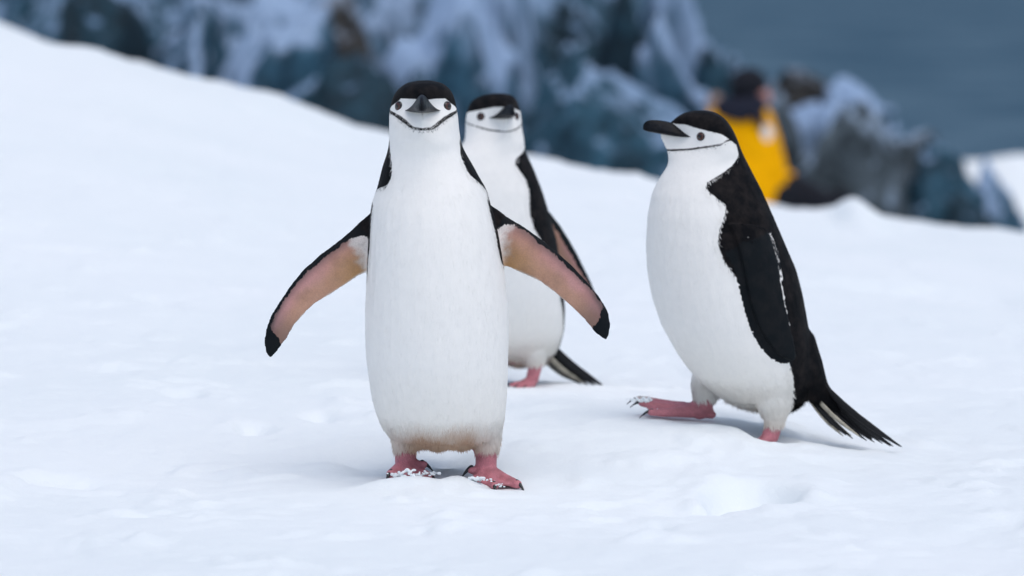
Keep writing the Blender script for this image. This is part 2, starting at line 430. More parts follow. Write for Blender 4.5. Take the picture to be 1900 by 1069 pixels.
# ------------------------------------------------------------------ penguins
NSEC = 48
WHITE = np.array((.88, .86, .82)); CREAM = np.array((.70, .64, .52)); STAIN = np.array((.50, .33, .22))
PINK = np.array((.62, .22, .255)); UNDER = np.array((.47, .26, .175)); UNDER2 = np.array((.46, .23, .215)); ORANGE = np.array((.46, .26, .11))

class Penguin:
    def __init__(s, x0px, depth, yaw, name='penguin'):
        s.depth = depth; s.x0px = x0px; s.yaw = yaw
        g = unproj(x0px, 800, depth); s.org = Vector((g.x, depth, 0.0))
        s.rot = Matrix.Rotation(yaw, 3, 'Z'); s.inv = s.rot.inverted()
        s.scale = F/depth
        s.blend = []; s.flippers = []; s.parts = []; s.legs = []; s.claws = []
    def loc(s, px, py, dd=0.0):
        """pixel at depth offset dd -> local point"""
        return s.inv @ (unproj(px, py, s.depth+dd) - s.org)
    def z_of(s, py, px=None): return unproj(px if px else s.x0px, py, s.depth).z
    def set_sections(s, rows):
        """rows: z, cx, cy(widest), front, back, width, p, hy (yaw of section)"""
        s.R = np.array(sorted(rows)); z = s.R[:, 0]
        s.zt = z[-1]
        # resample smoothly
        zz = np.linspace(z[0], z[-1], 150); out = []
        ker = np.hanning(9); ker /= ker.sum()
        for k in range(1, s.R.shape[1]):
            out.append(np.interp(zz, z, s.R[:, k]))
        A = np.stack(out, 1)
        mid = A.copy()
        for k in range(A.shape[1]): mid[:, k] = np.convolve(np.pad(A[:, k], 4, mode='edge'), ker, 'valid')
        blend = np.minimum(np.clip((zz-z[0])/.02, 0, 1), np.clip((z[-1]-zz)/.02, 0, 1))[:, None]
        s.zz = zz; s.A = A*(1-blend)+mid*blend
        rings = []
        # finer rings at both ends come from the table itself
        zall = np.unique(np.concatenate([zz, z]))
        for q in zall:
            cx, cy, f, b, wd, p, hy = s.at(np.array([q]))[0]
            ring = []
            for j in range(NSEC):
                th = 2*math.pi*j/NSEC; u = math.cos(th); sn = math.sin(th)
                if u >= 0: ly = -u*f; lx = wd*math.copysign(abs(sn)**(2*p), sn)
                else: ly = -u*b; lx = wd*sn
                ring.append(Vector((cx + lx*math.cos(hy) - ly*math.sin(hy), cy + lx*math.sin(hy) + ly*math.cos(hy), q)))
            rings.append(ring)
        s.parts.append(loft(rings))
    def at(s, z):
        return np.stack([np.interp(z, s.zz, s.A[:, k]) for k in range(s.A.shape[1])], 1)
    def side_x(s, y, z, sign):
        cx, cy, f, b, wd, p, hy = s.at(np.array([z]))[0]
        u = (y-cy)/(b if y > cy else f); return cx + sign*wd*math.sqrt(max(.05, 1-min(.95, u*u)))
    def add_flipper(s, lead, trail, thick, under_sign, tip=.87, lw=.70):
        """lead, trail: lists of local points root->tip"""
        n = len(lead); L = [Vector(p) for p in lead]; T = [Vector(p) for p in trail]
        C = [(a+b)/2 for a, b in zip(L, T)]; Hh = [(a-b)/2*(1.0 if i < 2 else 1.09) for i, (a, b) in enumerate(zip(L, T))]
        rings = []; N = []
        for i in range(n):
            t = (C[min(i+1, n-1)]-C[max(i-1, 0)]).normalized(); nr = t.cross(Hh[i]).normalized(); N.append(nr)
            ring = []
            for j in range(20):
                an = 2*math.pi*j/20; ca, sa = math.cos(an), math.sin(an)
                ring.append(C[i] + Hh[i]*ca + nr*thick[i]*sa*(1-.35*max(0, -ca)))
            rings.append(ring)
        s.parts.append(loft(rings))
        s.flippers.append(dict(C=np.array(C), H=np.array(Hh), N=np.array(N), th=np.array(thick), us=under_sign, tip=tip, lw=lw))
    def add_leg(s, thigh, ankle_r, ankle, toes, fringe_z, heel=None):
        """thigh: [(point, r)...]; toes: list of chains [(point, r)...]"""
        s.parts.append(tube([p for p, r in thigh], [r for p, r in thigh], 18))
        s.blend.append((thigh[-2][0].lerp(thigh[-3][0], .35), .058)); lowest = thigh[-1][0]
        s.parts.append(tube([lowest, ankle], [ankle_r*1.05, ankle_r], 16))
        for ch in toes:
            s.parts.append(tube([ankle]+[p for p, r in ch], [ankle_r*.85]+[r for p, r in ch], 12))
        for a, b in zip(toes[:-1], toes[1:]):      # webs
            pa = [ankle]+[p for p, r in a]; pb = [ankle]+[p for p, r in b]
            m = min(len(pa), len(pb))
            for k in range(m-1):
                q = [pa[k], pa[k+1].lerp(pa[k], .12 if k == m-2 else 0), pb[k+1].lerp(pb[k], .12 if k == m-2 else 0), pb[k]]
                up = Vector((0, 0, .0032)); V = [v+up for v in q]+[v-up for v in q]
                s.parts.append((V, [(0, 1, 2, 3), (7, 6, 5, 4), (0, 4, 5, 1), (1, 5, 6, 2), (2, 6, 7, 3), (3, 7, 4, 0)]))
        s.legs.append((np.array(ankle), fringe_z))
        for ch in toes:
            e = ch[-1][0]; d = (e - (ch[-2][0] if len(ch) > 1 else ankle)).normalized()
            s.claws.append((e, d, ch[-1][1]))
    def build(s, label, cfg):
        me = remeshed('penguin', s.parts, .0028, 5)
        if s.blend:
            bm = bmesh.new(); bm.from_mesh(me)
            sel = [v for v in bm.verts if any(abs(v.co.z-c.z) < r*1.1 and (v.co-c).length < r for c, r in s.blend)]
            for _ in range(26): bmesh.ops.smooth_vert(bm, verts=sel, factor=.6, use_axis_x=True, use_axis_y=True, use_axis_z=True)
            bm.to_mesh(me); bm.free()
        P = co_of(me); Nv = nor_of(me); n = len(P)
        amp = .0016*sstep(s.zt-.10, s.zt-.16, P[:, 2])*sstep(cfg['low']-.01, cfg['low']+.03, P[:, 2])
        P = P + Nv*(amp*(fbm(P[:, 0]*16, P[:, 1]*16, P[:, 2]*6, seed=15, oct=3) + .35*fbm(P[:, 0]*80, P[:, 1]*80, P[:, 2]*24, seed=16, oct=2)))[:, None]
        me.vertices.foreach_set('co', P.ravel()); me.update()
        S = s.at(P[:, 2]); cx, cy, f, b, wd, pp, hy = S.T
        dx = P[:, 0]-cx; dy = P[:, 1]-cy; c, sn = np.cos(-hy), np.sin(-hy)
        lx = dx*c - dy*sn; ly = dx*sn + dy*c
        u = np.where(ly < 0, -ly/f, -ly/b)
        ax = np.clip(np.abs(lx)/np.maximum(wd, 1e-4), 0, 1.3)
        sx = np.where(ly < 0, ax**(1/(2*pp)), ax)
        th = np.degrees(np.arctan2(sx, u))              # 0 front, 180 back
        dep = s.zt - P[:, 2]                              # below crown
        # head frame: axis heights are relative to the crown, tilted by the head pitch
        fwd = -(ly) - cfg.get('fwd0', .035)
        hd = dep + fwd*math.tan(cfg['pitch'])
        r = np.maximum((wd+.5*(f+b))/2, .01)
        body = (th - np.interp(P[:, 2], *zip(*sorted(cfg['nape']))))*np.pi/180*r
        side = np.sign(lx)
        if 'nape_pos' in cfg:
            b2 = (th - np.interp(P[:, 2], *zip(*sorted(cfg['nape_pos']))))*np.pi/180*r
            body = np.where(side > 0, b2, body)
        cap = np.interp(th, *zip(*cfg['cap'])) - hd
        ths = np.interp(th, *zip(*cfg['strap']))
        slope = (np.interp(th+2, *zip(*cfg['strap']))-np.interp(th-2, *zip(*cfg['strap'])))/(4*np.pi/180*r)
        strap = cfg.get('sw', .0019) - np.abs(ths-hd)/np.sqrt(1+slope**2)
        strap = np.where(th > 124, -.01, strap)
        inhead = dep < .115
        sd = np.maximum(body, np.where(inhead, np.maximum(cap, strap), -.1))
        edge = np.where(inhead & (hd < .10), .0026, .0055)
        edge = np.where(inhead & (np.abs(strap) < .006), .0022, edge)
        tint = np.tile(WHITE, (n, 1)); skin = np.zeros(n)
        # warm cast towards the belly bottom
        lo = cfg['low']; k = np.clip((lo + .16 - P[:, 2])/.16, 0, 1)
        tint = tint*(1-.35*k[:, None]) + CREAM*(.35*k[:, None])
        if 'stain' in cfg:
            z0, z1, amt = cfg['stain']; nz = .014*fbm(P[:, 0]*40, P[:, 1]*40, P[:, 2]*14, seed=4, oct=3)
            k = sstep(z1, z0, P[:, 2]+nz+.010*np.abs(np.clip(lx/np.maximum(wd, .01), -1, 1))**3)*amt*(th < 150)*(1-.55*sstep(.045, .08, np.abs(lx)))
            tint = tint*(1-k[:, None]) + STAIN*k[:, None]
        # legs and feet
        best = np.full(n, 9.0)
        for a, fz_ in s.legs:
            d = np.hypot(P[:, 0]-a[0], P[:, 1]-a[1]); near = d < best; best = np.where(near, d, best)
            k = sstep(fz_+.004, fz_-.004, P[:, 2] + .004*fbm(P[:, 0]*90, P[:, 1]*90, seed=6, oct=2))
            sel = near & (k > 0) & (d < .16) & ((d < .045) | (P[:, 1] < a[1]+.012))
            shade = (.82 + .3*fbm(P[:, 0]*55, P[:, 1]*55, P[:, 2]*70, seed=8, oct=3))[:, None]
            new = tint*(1-k[:, None]) + PINK*shade*k[:, None]
            tint = np.where(sel[:, None], new, tint); skin = np.where(sel, k, skin)
            sd = np.where(sel & (k > .3), -.02, sd)
            # dusky soles and web edges
            drk = sel & (P[:, 2] < a[2]-.012)
        # flippers
        for fl in s.flippers:
            C, Hh, N, tk = fl['C'], fl['H'], fl['N'], fl['th']
            seg = np.linalg.norm(np.diff(C, axis=0), axis=1); cum = np.concatenate([[0], np.cumsum(seg)])/seg.sum()
            bt = np.full(n, 0.); bd = np.full(n, 9.); bs = np.full(n, 0.); bn = np.full(n, 0.); bh = np.full(n, .01); bk = np.full(n, .01)
            for i in range(len(C)-1):
                e = C[i+1]-C[i]; t = np.clip(((P-C[i])@e)/(e@e), 0, 1)
                if i == len(C)-2: t = np.clip(((P-C[i])@e)/(e@e), 0, 3)
                q = C[i]+t[:, None]*e; Hq = Hh[i]+np.clip(t, 0, 1)[:, None]*(Hh[i+1]-Hh[i]); hl = np.linalg.norm(Hq, axis=1)+1e-5
                v = P-q; ss = (v*Hq).sum(1)/hl**2; nn = v@N[i]
                dist = np.hypot(np.maximum(np.abs(ss)-1, 0)*hl, nn) + np.abs((v@e))/np.linalg.norm(e)*.5
                m = dist < bd
                bd = np.where(m, dist, bd); bt = np.where(m, cum[i]+np.clip(t, 0, 1)*(cum[i+1]-cum[i]), bt); bs = np.where(m, ss, bs); bn = np.where(m, nn, bn); bh = np.where(m, hl, bh)
                bk = np.where(m, tk[i], bk)
            u_in = np.clip(np.minimum(1.0, 1.0), 0, 1)
            memb = (bd < bk*1.25+.002) & (bt > cfg.get('froot', .08))
            under = memb & (bn*fl['us'] > (-.0005 if cfg.get('spread', 1) else bk*.45)) & (True if cfg.get('spread', 1) else (np.abs(bs) < .6))
            outer = memb & ~under
            Ls = seg.sum()
            nz0 = fbm(P[:, 0]*60, P[:, 1]*60, P[:, 2]*60, seed=14, oct=3)
            lead_w = fl['lw'] + .10*nz0 - .55*np.exp(-((bt-.06)/.09)**2)
            black_u = np.maximum((bs-lead_w)*bh, (bt-fl['tip'])*Ls + bs*.014 + .006*nz0)
            black_u = np.maximum(black_u, np.where(bt < .34, (.11-bt)*Ls, -.05))
            black_o = (np.maximum(bs, -1.0)+1.0)*bh + .0006 - .0022*sstep(.25, .50, bt)*sstep(.97, .7, bt)
            sd = np.where(under, black_u, np.where(outer, black_o, sd))
            nz = fbm(P[:, 0]*34, P[:, 1]*34, P[:, 2]*34, seed=12, oct=4, gain=.65)
            k1 = sstep(-.45, .55, bs + .3*nz)[:, None]; colr = UNDER*(1-k1)+UNDER2*k1
            ko = (np.exp(-((bt-.26)/.14)**2)*np.clip(.55-bs*.5, 0, 1))[:, None]; colr = colr*(1-ko)+ORANGE*ko
            kd = (sstep(.25, .9, bs)*.85 + sstep(.66, .88, bt)*.6 + .25*np.clip(nz, 0, 1))[:, None]; kd = np.clip(kd, 0, .85); colr = colr*(1-kd)+np.array((.07, .05, .05))*kd
            kw = (np.clip(sstep(.24, .15, bt+.10*nz+.03*bs)*.8 + sstep(-.84, -.97, bs)*sstep(.9, .75, bt), 0, 1))[:, None]; colr = colr*(1-kw)+WHITE*.95*kw
            colr = colr*(1+.40*nz[:, None])*cfg.get('udark', 1.0)
            tint = np.where(under[:, None], colr, tint); tint = np.where(outer[:, None], WHITE, tint)
            skin = np.where(under, .7, np.where(outer, .6, skin)); edge = np.where(memb, .0080, edge)
        for nm, arr in (('sd_black', sd), ('edge', edge), ('skin', skin)):
            a = me.attributes.new(nm, 'FLOAT', 'POINT'); a.data.foreach_set('value', arr.astype(np.float32))
        a = me.attributes.new('tint', 'FLOAT_COLOR', 'POINT')
        a.data.foreach_set('color', np.concatenate([np.clip(tint, 0, 1), np.ones((n, 1))], 1).astype(np.float32).ravel())
        o = link('penguin', me, M['plumage']); o.location = s.org; o.rotation_euler = (0, 0, s.yaw)
        tag(o, label, 'penguin', 'chinstrap penguins on the snow')
        s.obj = o; s.P = P; s.sdv = sd; s.tint = tint; s.skinv = skin; s.edgev = edge; s.th = th
        s.feathers(me, cfg)
        s.head_parts(cfg)
        for e, d, r in s.claws: s.claw(e, d, r)
        return o
    def feathers(s, me, cfg):
        """short overlapping feather tips over the coat: real blades, one mesh"""
        rs = np.random.RandomState(5)
        me.calc_loop_triangles(); nt_ = len(me.loop_triangles)
        T = np.empty(nt_*3, int); me.loop_triangles.foreach_get('vertices', T); T = T.reshape(-1, 3)
        P = s.P; Nn = nor_of(me)
        A = np.linalg.norm(np.cross(P[T[:, 1]]-P[T[:, 0]], P[T[:, 2]]-P[T[:, 0]]), axis=1)
        A = A*(s.skinv[T].max(1) < .3)
        mid_sd = s.sdv[T[:, 0]]; lowm = P[T[:, 0], 2] < cfg['low']+.04
        lw_ = sstep(cfg['low']+.075, cfg['low']+.01, P[T[:, 0], 2])
        A = A*(4.5*lw_ + np.where(mid_sd > .012, .5, np.where(mid_sd > -.012, 1.6, .18)))
        cnt = cfg.get('feathers', 30000)
        ti = rs.choice(nt_, cnt, p=A/A.sum()); bc = rs.dirichlet((1, 1, 1), cnt)
        R = (P[T[ti]]*bc[:, :, None]).sum(1); N = (Nn[T[ti]]*bc[:, :, None]).sum(1); N /= np.linalg.norm(N, axis=1)[:, None]
        g = lambda a: (a[T[ti]]*bc).sum(1)
        dep = s.zt - R[:, 2]
        dwn = np.tile((0., 0., -1.), (cnt, 1)); dwn[:, 1] += .35
        tg = dwn - N*(dwn*N).sum(1)[:, None]; bad = np.linalg.norm(tg, axis=1) < .15; tg[bad] += np.array((0, .5, 0)); tg = tg - N*(tg*N).sum(1)[:, None]
        tg /= np.linalg.norm(tg, axis=1)[:, None]+1e-6
        bi = np.cross(N, tg); jit = rs.normal(0, .22, cnt)[:, None]
        tg = tg + bi*jit; tg /= np.linalg.norm(tg, axis=1)[:, None]; bi = np.cross(N, tg)
        hd = np.clip((dep-.03)/.12, 0, 1); low = sstep(cfg['low']+.07, cfg['low']+.015, R[:, 2])
        ln = (.0035+.0055*hd + .0065*low)*rs.uniform(.5, 1.4, cnt); wdt = (.0006+.0006*hd)*rs.uniform(.7, 1.3, cnt)
        lift = (.03+.06*rs.rand(cnt) + .16*low)
        tipp = R + tg*ln[:, None] + N*(ln*lift)[:, None]
        hang = (N[:, 2] < -.70) & (R[:, 2] < cfg['low']+.02); hv = np.stack([rs.normal(0, .25, cnt), rs.normal(-.15, .25, cnt), -np.ones(cnt)], 1)
        tipp = np.where(hang[:, None], R + hv*(ln*rs.uniform(.3, .8, cnt)*(.75+.6*vnoise(R[:, 0]*45, R[:, 1]*8, seed=3)))[:, None], tipp)
        V = np.stack([R+bi*wdt[:, None]-N*.0006, R-bi*wdt[:, None]-N*.0006, tipp], 1).reshape(-1, 3)
        fm = bpy.data.meshes.new('plumage'); fm.vertices.add(cnt*3); fm.vertices.foreach_set('co', V.ravel())
        fm.loops.add(cnt*3); fm.loops.foreach_set('vertex_index', np.arange(cnt*3)); fm.polygons.add(cnt); fm.polygons.foreach_set('loop_start', np.arange(0, cnt*3, 3))
        fm.update(calc_edges=True); fm.shade_smooth()
        fn = np.cross(bi, tg); fn = fn*np.sign((fn*N).sum(1))[:, None]
        nz_ = N.copy(); nz_[hang] = nz_[hang]*.3 + np.array((0, -1.0, .15)); cn = nz_ + rs.normal(0, .06, (cnt, 3)); cn /= np.linalg.norm(cn, axis=1)[:, None]
        fm.normals_split_custom_set_from_vertices(np.repeat(cn, 3, 0).tolist())
        br = rs.uniform(.96, 1.03, cnt)[:, None]
        tint = (s.tint[T[ti]]*bc[:, :, None]).sum(1)*br
        gs = g(s.sdv)
        if 'flecks' in cfg:
            c = s.loc(*cfg['flecks']); d = np.hypot((R[:, 1]-c.y)/.016, (R[:, 2]-c.z)/.028)
            gs = np.where((d < 1) & (R[:, 0] > 0) & (rs.rand(cnt) < .16*(1-d)+.02), -.02, gs)
        for nm, arr in (('sd_black', gs), ('edge', g(s.edgev)*.35), ('skin', np.zeros(cnt))):
            a = fm.attributes.new(nm, 'FLOAT', 'POINT'); a.data.foreach_set('value', np.repeat(arr, 3).astype(np.float32))
        a = fm.attributes.new('tint', 'FLOAT_COLOR', 'POINT')
        a.data.foreach_set('color', np.repeat(np.concatenate([np.clip(tint, 0, 1), np.ones((cnt, 1))], 1), 3, 0).astype(np.float32).ravel())
        f = link('plumage', fm, M['plumage'], s.obj); tag(f, kind='stuff')
    def head_point(s, fwd, x, hd, pitch):
        """head frame (forward of head centre, sideways, below crown) -> local point"""
        z = s.zt - hd; q = s.at(np.array([z]))[0]; cx, cy, f, b, wd, p, hy = q
        c0 = s.at(np.array([s.zt-.05]))[0]; cx, cy, hy = c0[0], c0[1], c0[6]
        fy = fwd + s.fwd0
        # pitch about the point (fwd=0, hd=.05)
        cz = -(hd-.05); a = pitch
        f2 = fwd*math.cos(a) - cz*math.sin(a); z2 = fwd*math.sin(a) + cz*math.cos(a)
        ly = -(f2+s.fwd0); zz = s.zt - .05 + z2
        return Vector((cx + x*math.cos(hy) - ly*math.sin(hy), cy + x*math.sin(hy) + ly*math.cos(hy), zz))
    def head_parts(s, cfg):
        pt = cfg['pitch']; H = lambda f, x, d: s.head_point(f, x, d, pt)
        k = cfg.get('bill', 1.0)
        # bill: (forward, half width, top, bottom) below crown
        secs = [(.006, .0275, .0470, .0500), (.018, .0265, .0430, .0505), (.034, .0225, .0330, .0500), (.050, .0170, .0225, .0480), (.064, .0135, .0195, .0455), (.078, .0110, .0175, .0430),
                (.089, .0088, .0170, .0410), (.096, .0068, .0180, .0395), (.101, .0046, .0205, .0380), (.1045, .0024, .0245, .0365), (.106, .0008, .029, .0345)]
        rings = []; prof = [(0, 0), (.22, .03), (.42, .14), (.60, .32), (.80, .52), (.98, .70), (1.0, .775), (.90, .80), (.93, .835), (.80, .93), (.45, .99), (0, 1.0)]
        for f, hw, t, b in secs:
            t = t - cfg.get('billup', 0)*min(1, max(0, (f-.02)/.03))*max(0, min(1, (.105-f)/.03))
            pts = [(x*hw, t+(b-t)*d) for x, d in prof] + [(-x*hw, t+(b-t)*d) for x, d in prof[-2:0:-1]]
            rings.append([H(f*k, x*cfg.get('billw', 1.0), d) for x, d in pts])
        V, Fc = loft(rings); me = mesh_from('beak', V, Fc)
        bm = bmesh.new(); bm.from_mesh(me); bmesh.ops.recalc_face_normals(bm, faces=bm.faces); bm.to_mesh(me); bm.free()
        o = link('beak', me, M['beak'], s.obj)
        m = o.modifiers.new('s', 'SUBSURF'); m.levels = m.render_levels = 2
        # eyes
        for sg in (-1, 1):
            fwd, hd = cfg['eye']
            zq = H(fwd, 0, hd).z; q = s.at(np.array([zq]))[0]; f, wd, p = q[2], q[4], q[5]
            uu = (fwd+s.fwd0)/f; xs_ = wd*(max(0, 1-uu*uu))**p
            e = .006; u2 = (fwd+e+s.fwd0)/f; xs2 = wd*(max(0, 1-u2*u2))**p
            c = H(fwd, sg*(xs_-.0035), hd)
            nrm = (H(fwd+.01*(xs_-xs2)/e, sg*(xs_+.01), hd-.001) - H(fwd, sg*xs_, hd)).normalized()
            rx, rz, rn = .0104, .0092, .0066
            ux = Vector((0, 0, 1)); ux = (ux-nrm*ux.dot(nrm)).normalized(); vx = nrm.cross(ux)
            rr = []; ers = []
            for i in range(13):
                a = math.pi/2*i/12; rad = max(math.cos(a), .01)
                rr.append([c + nrm*rn*math.sin(a) + (ux*math.cos(t)*rz + vx*math.sin(t)*rx)*rad for t in [2*math.pi*j/28 for j in range(28)]]); ers += [rad]*28
            V, Fc = loft(rr); me = mesh_from('eye', V, Fc)
            a = me.attributes.new('er', 'FLOAT', 'POINT'); a.data.foreach_set('value', np.array(ers, np.float32))
            bm = bmesh.new(); bm.from_mesh(me); bmesh.ops.recalc_face_normals(bm, faces=bm.faces); bm.to_mesh(me); bm.free()
            link('eye', me, M['eye'], s.obj)
    def claw(s, e, d, r):
        d = Vector(d); dn = Vector((0, 0, -1)); pts = []; rad = []
        for i in range(6):
            t = i/5; pts.append(e - d*r*.4 + d*.024*t + dn*.012*t*t + Vector((0, 0, r*.45*(1-t)))); rad.append(max(r*.62*(1-t)**.8, .0007))
        V, Fc = tube(pts, rad, 10); link('claw', mesh_from('claw', V, Fc), M['claw'], s.obj)
    def tail(s, feathers):
        """feathers: list of (points, half width, black?)"""
        for pts, hw, tone, flat in feathers:
            P = [Vector(p) for p in pts]; rings = []; n = len(P)
            for i, p in enumerate(P):
                t = (P[min(i+1, n-1)]-P[max(i-1, 0)]).normalized(); sd_ = Vector(flat); sd_ = (sd_-t*sd_.dot(t)).normalized(); up = sd_.cross(t)
                u = i/(n-1); h = hw*(1-.15*u)*(1 if u < .75 else max(.05, 1-(u-.75)/.25))
                rings.append([p + sd_*h*math.cos(a)+up*.0012*math.sin(a) for a in [2*math.pi*j/8 for j in range(8)]])
            V, Fc = loft(rings); link('tail_feather', mesh_from('tail_feather', V, Fc), M['tail_white' if tone else 'tail_black'], s.obj)
M['tail_black'] = mat_plain('tail_black', (.010, .010, .012), .6, .3, .4, 80)
M['tail_white'] = mat_plain('tail_cream', (.42, .38, .30), .7, .3, .5, 50)

CAP = [(0, .022), (50, .026), (70, .034), (90, .042), (110, .049), (135, .060), (180, .075)]
STRAP = [(0, .0735), (30, .0735), (50, .072), (62, .0695), (75, .066), (90, .0615), (104, .0555), (118, .053), (135, .053), (180, .053)]

def lp(pg, rows, dd=0): return [pg.loc(a, b, dd) for a, b in rows]

# ---- front penguin, facing the camera with both flippers held out
pg = Penguin(812, D1, 0.0); pg.fwd0 = .035
mid = lambda a, b: (a, b)
# (y px, left px, right px, y front, y back, p)
T1 = [(149.3, 776, 800, -.028, .012, .5), (151, 763, 812, -.045, .022, .5), (155, 751, 824, -.060, .031, .5), (161, 742, 832, -.072, .038, .5), (170, 734, 839, -.082, .043, .6), (180, 729, 843, -.088, .047, 1.6), (192, 725, 846, -.098, .049, 2.9),
      (205, 722.5, 848.5, -.106, .050, 2.3), (218, 722, 850, -.108, .052, 1.15), (230, 722, 851, -.104, .053, .8), (250, 722, 853, -.101, .056, .65), (264, 722, 856, -.098, .062, .54), (273, 721, 858, -.088, .066, .5), (288, 717, 866, -.088, .074, .5), (300, 713, 873, -.090, .080, .5), (316, 708, 882, -.094, .090, .5), (330, 705, 890, -.099, .098, .5), (342, 702, 897, -.103, .105, .5), (353, 699, 903, -.107, .111, .5),
      (375, 691, 909, -.116, .120, .5), (400, 687, 917, -.124, .126, .5), (430, 684, 924, -.130, .130, .5), (470, 682, 931, -.136, .132, .5), (520, 679, 938, -.140, .132, .5), (570, 677, 943, -.142, .132, .5), (620, 677, 944, -.140, .132, .5),
      (660, 679, 944, -.136, .132, .5), (700, 684, 943, -.128, .130, .5), (740, 690, 941, -.117, .128, .5), (775, 700, 938, -.102, .124, .5), (796, 711, 932, -.088, .118, .5), (810, 724, 922, -.074, .110, .5), (820, 746, 900, -.055, .095, .5), (826, 775, 870, -.03, .07, .5)]
rows = []
for y, l, r, yf, yb, p in T1:
    L = pg.loc(l, y); Rr = pg.loc(r, y); cyv = .0
    rows.append((L.z, (L.x+Rr.x)/2, cyv, -yf, yb, (Rr.x-L.x)/2, p, 0.0))
pg.set_sections(rows)
lead = [(720, 372), (690, 392), (655, 428), (625, 452), (595, 474), (565, 500), (540, 530), (520, 560), (505, 585), (495, 612), (491, 635), (493, 653), (499, 663)]
trail = [(715, 500), (696, 505), (680, 503), (662, 512), (640, 528), (612, 545), (585, 562), (562, 583), (545, 604), (533, 625), (522, 641), (511, 655), (503, 664)]
thk = [.020, .017, .012, .010, .009, .0085, .008, .0075, .007, .006, .005, .004, .002]
ddf = [.030, .028, .022, .016, .010, .004, -.002, -.008, -.012, -.016, -.018, -.02, -.02]
pg.add_flipper([pg.loc(a, b, d) for (a, b), d in zip(lead, ddf)], [pg.loc(a, b, d-.006) for (a, b), d in zip(trail, ddf)], thk, 0)
lead = [(885, 360), (912, 380), (940, 404), (970, 422), (1000, 443), (1030, 467), (1060, 493), (1089, 523), (1112, 553), (1127, 579), (1132, 602), (1130, 620), (1125, 630)]
trail = [(895, 480), (922, 490), (940, 492), (957, 499), (978, 509), (1004, 522), (1030, 542), (1060, 568), (1084, 592), (1101, 613), (1112, 624), (1119, 630), (1123, 631)]
pg.add_flipper([pg.loc(a, b, d) for (a, b), d in zip(lead, ddf)], [pg.loc(a, b, d-.006) for (a, b), d in zip(trail, ddf)], thk, 0)
for fl in pg.flippers:       # underside faces the camera (local -y)
    fl['us'] = -1 if fl['N'][4][1] > 0 else 1
Lc = pg.loc
# left foot (picture left) and right foot
fz1 = pg.z_of(829)
pg.add_leg([(Lc(757, 760, .0), .040), (Lc(754, 805, -.004), .031), (Lc(753, 836, -.006), .0205)], .0185, Lc(752, 864, -.008),
           [[(Lc(736, 874, -.035), .0115), (Lc(724, 880, -.060), .008)], [(Lc(758, 880, -.045), .0115), (Lc(758, 888, -.080), .008)], [(Lc(780, 878, -.030), .0105), (Lc(800, 886, -.055), .0075)]], fz1)
pg.add_leg([(Lc(888, 762, .0), .042), (Lc(899, 808, -.004), .032), (Lc(902, 842, -.006), .0205)], .0185, Lc(902, 874, -.010),
           [[(Lc(888, 888, -.035), .0105), (Lc(874, 894, -.058), .0075)], [(Lc(912, 893, -.045), .0115), (Lc(917, 902, -.078), .008)], [(Lc(935, 890, -.035), .0115), (Lc(961, 899, -.066), .008)]], pg.z_of(837))
pg.claws.append((Lc(786, 862, -.018), Vector((.9, -.4, -.1)), .0075)); pg.claws.append((Lc(872, 872, -.018), Vector((-.8, -.5, -.2)), .0075))
pg.parts.append(tube([Lc(765, 862, -.01), Lc(788, 862, -.02)], [.010, .0065], 10)); pg.parts.append(tube([Lc(890, 874, -.01), Lc(873, 873, -.02)], [.010, .0065], 10))
zn = lambda t, q: [(q.z_of(y), a) for y, a in t]
cfg = dict(pitch=math.radians(-6), cap=[(0, .0265), (49, .0277), (66, .0304), (77, .0413), (90, .0535), (110, .060), (135, .068), (180, .08)], strap=[(0, .0745), (26, .0735), (42, .067), (58, .0615), (74, .0575), (90, .0555), (110, .055), (135, .055), (180, .055)],
           nape=zn([(140, 180), (205, 128), (245, 96), (262, 80), (288, 61), (302, 54), (316, 50), (330, 51), (340, 55), (348, 72), (354, 92), (372, 92), (380, 76), (400, 74), (450, 74), (505, 79), (516, 84), (525, 105), (640, 116), (740, 122), (790, 128), (815, 150), (835, 175)], pg),
           nape_pos=zn([(140, 180), (205, 128), (245, 96), (262, 76), (288, 59), (302, 57), (316, 57), (332, 66), (342, 78), (355, 84), (372, 76), (400, 74), (450, 74), (478, 78), (490, 84), (500, 105), (640, 116), (740, 122), (790, 128), (815, 150), (835, 175)], pg),
           low=pg.z_of(835), stain=(pg.z_of(812), pg.z_of(772), 1.0), eye=(-.0035, .0445), bill=1.10, billw=1.18, billup=.0055, sw=.0024, feathers=60000, froot=.10, fwd0=.035)
p1 = pg.build('black and white penguin facing forward with both flippers held out', cfg)
tb = lambda x: [Vector((x*.3, .10, pg.z_of(775))), Vector((x*.7, .14, pg.z_of(790))), Vector((x, .19, pg.z_of(802))), Vector((x*1.2, .235, pg.z_of(812)))]
pg.tail([(tb(x), .006, 0, (1, 0, 0)) for x in (-.03, -.02, -.01, 0, .01, .02, .03)])

# ---- walking penguin in profile, facing the beak to the left
pg = Penguin(1370, D3, math.radians(-88)); pg.fwd0 = .035
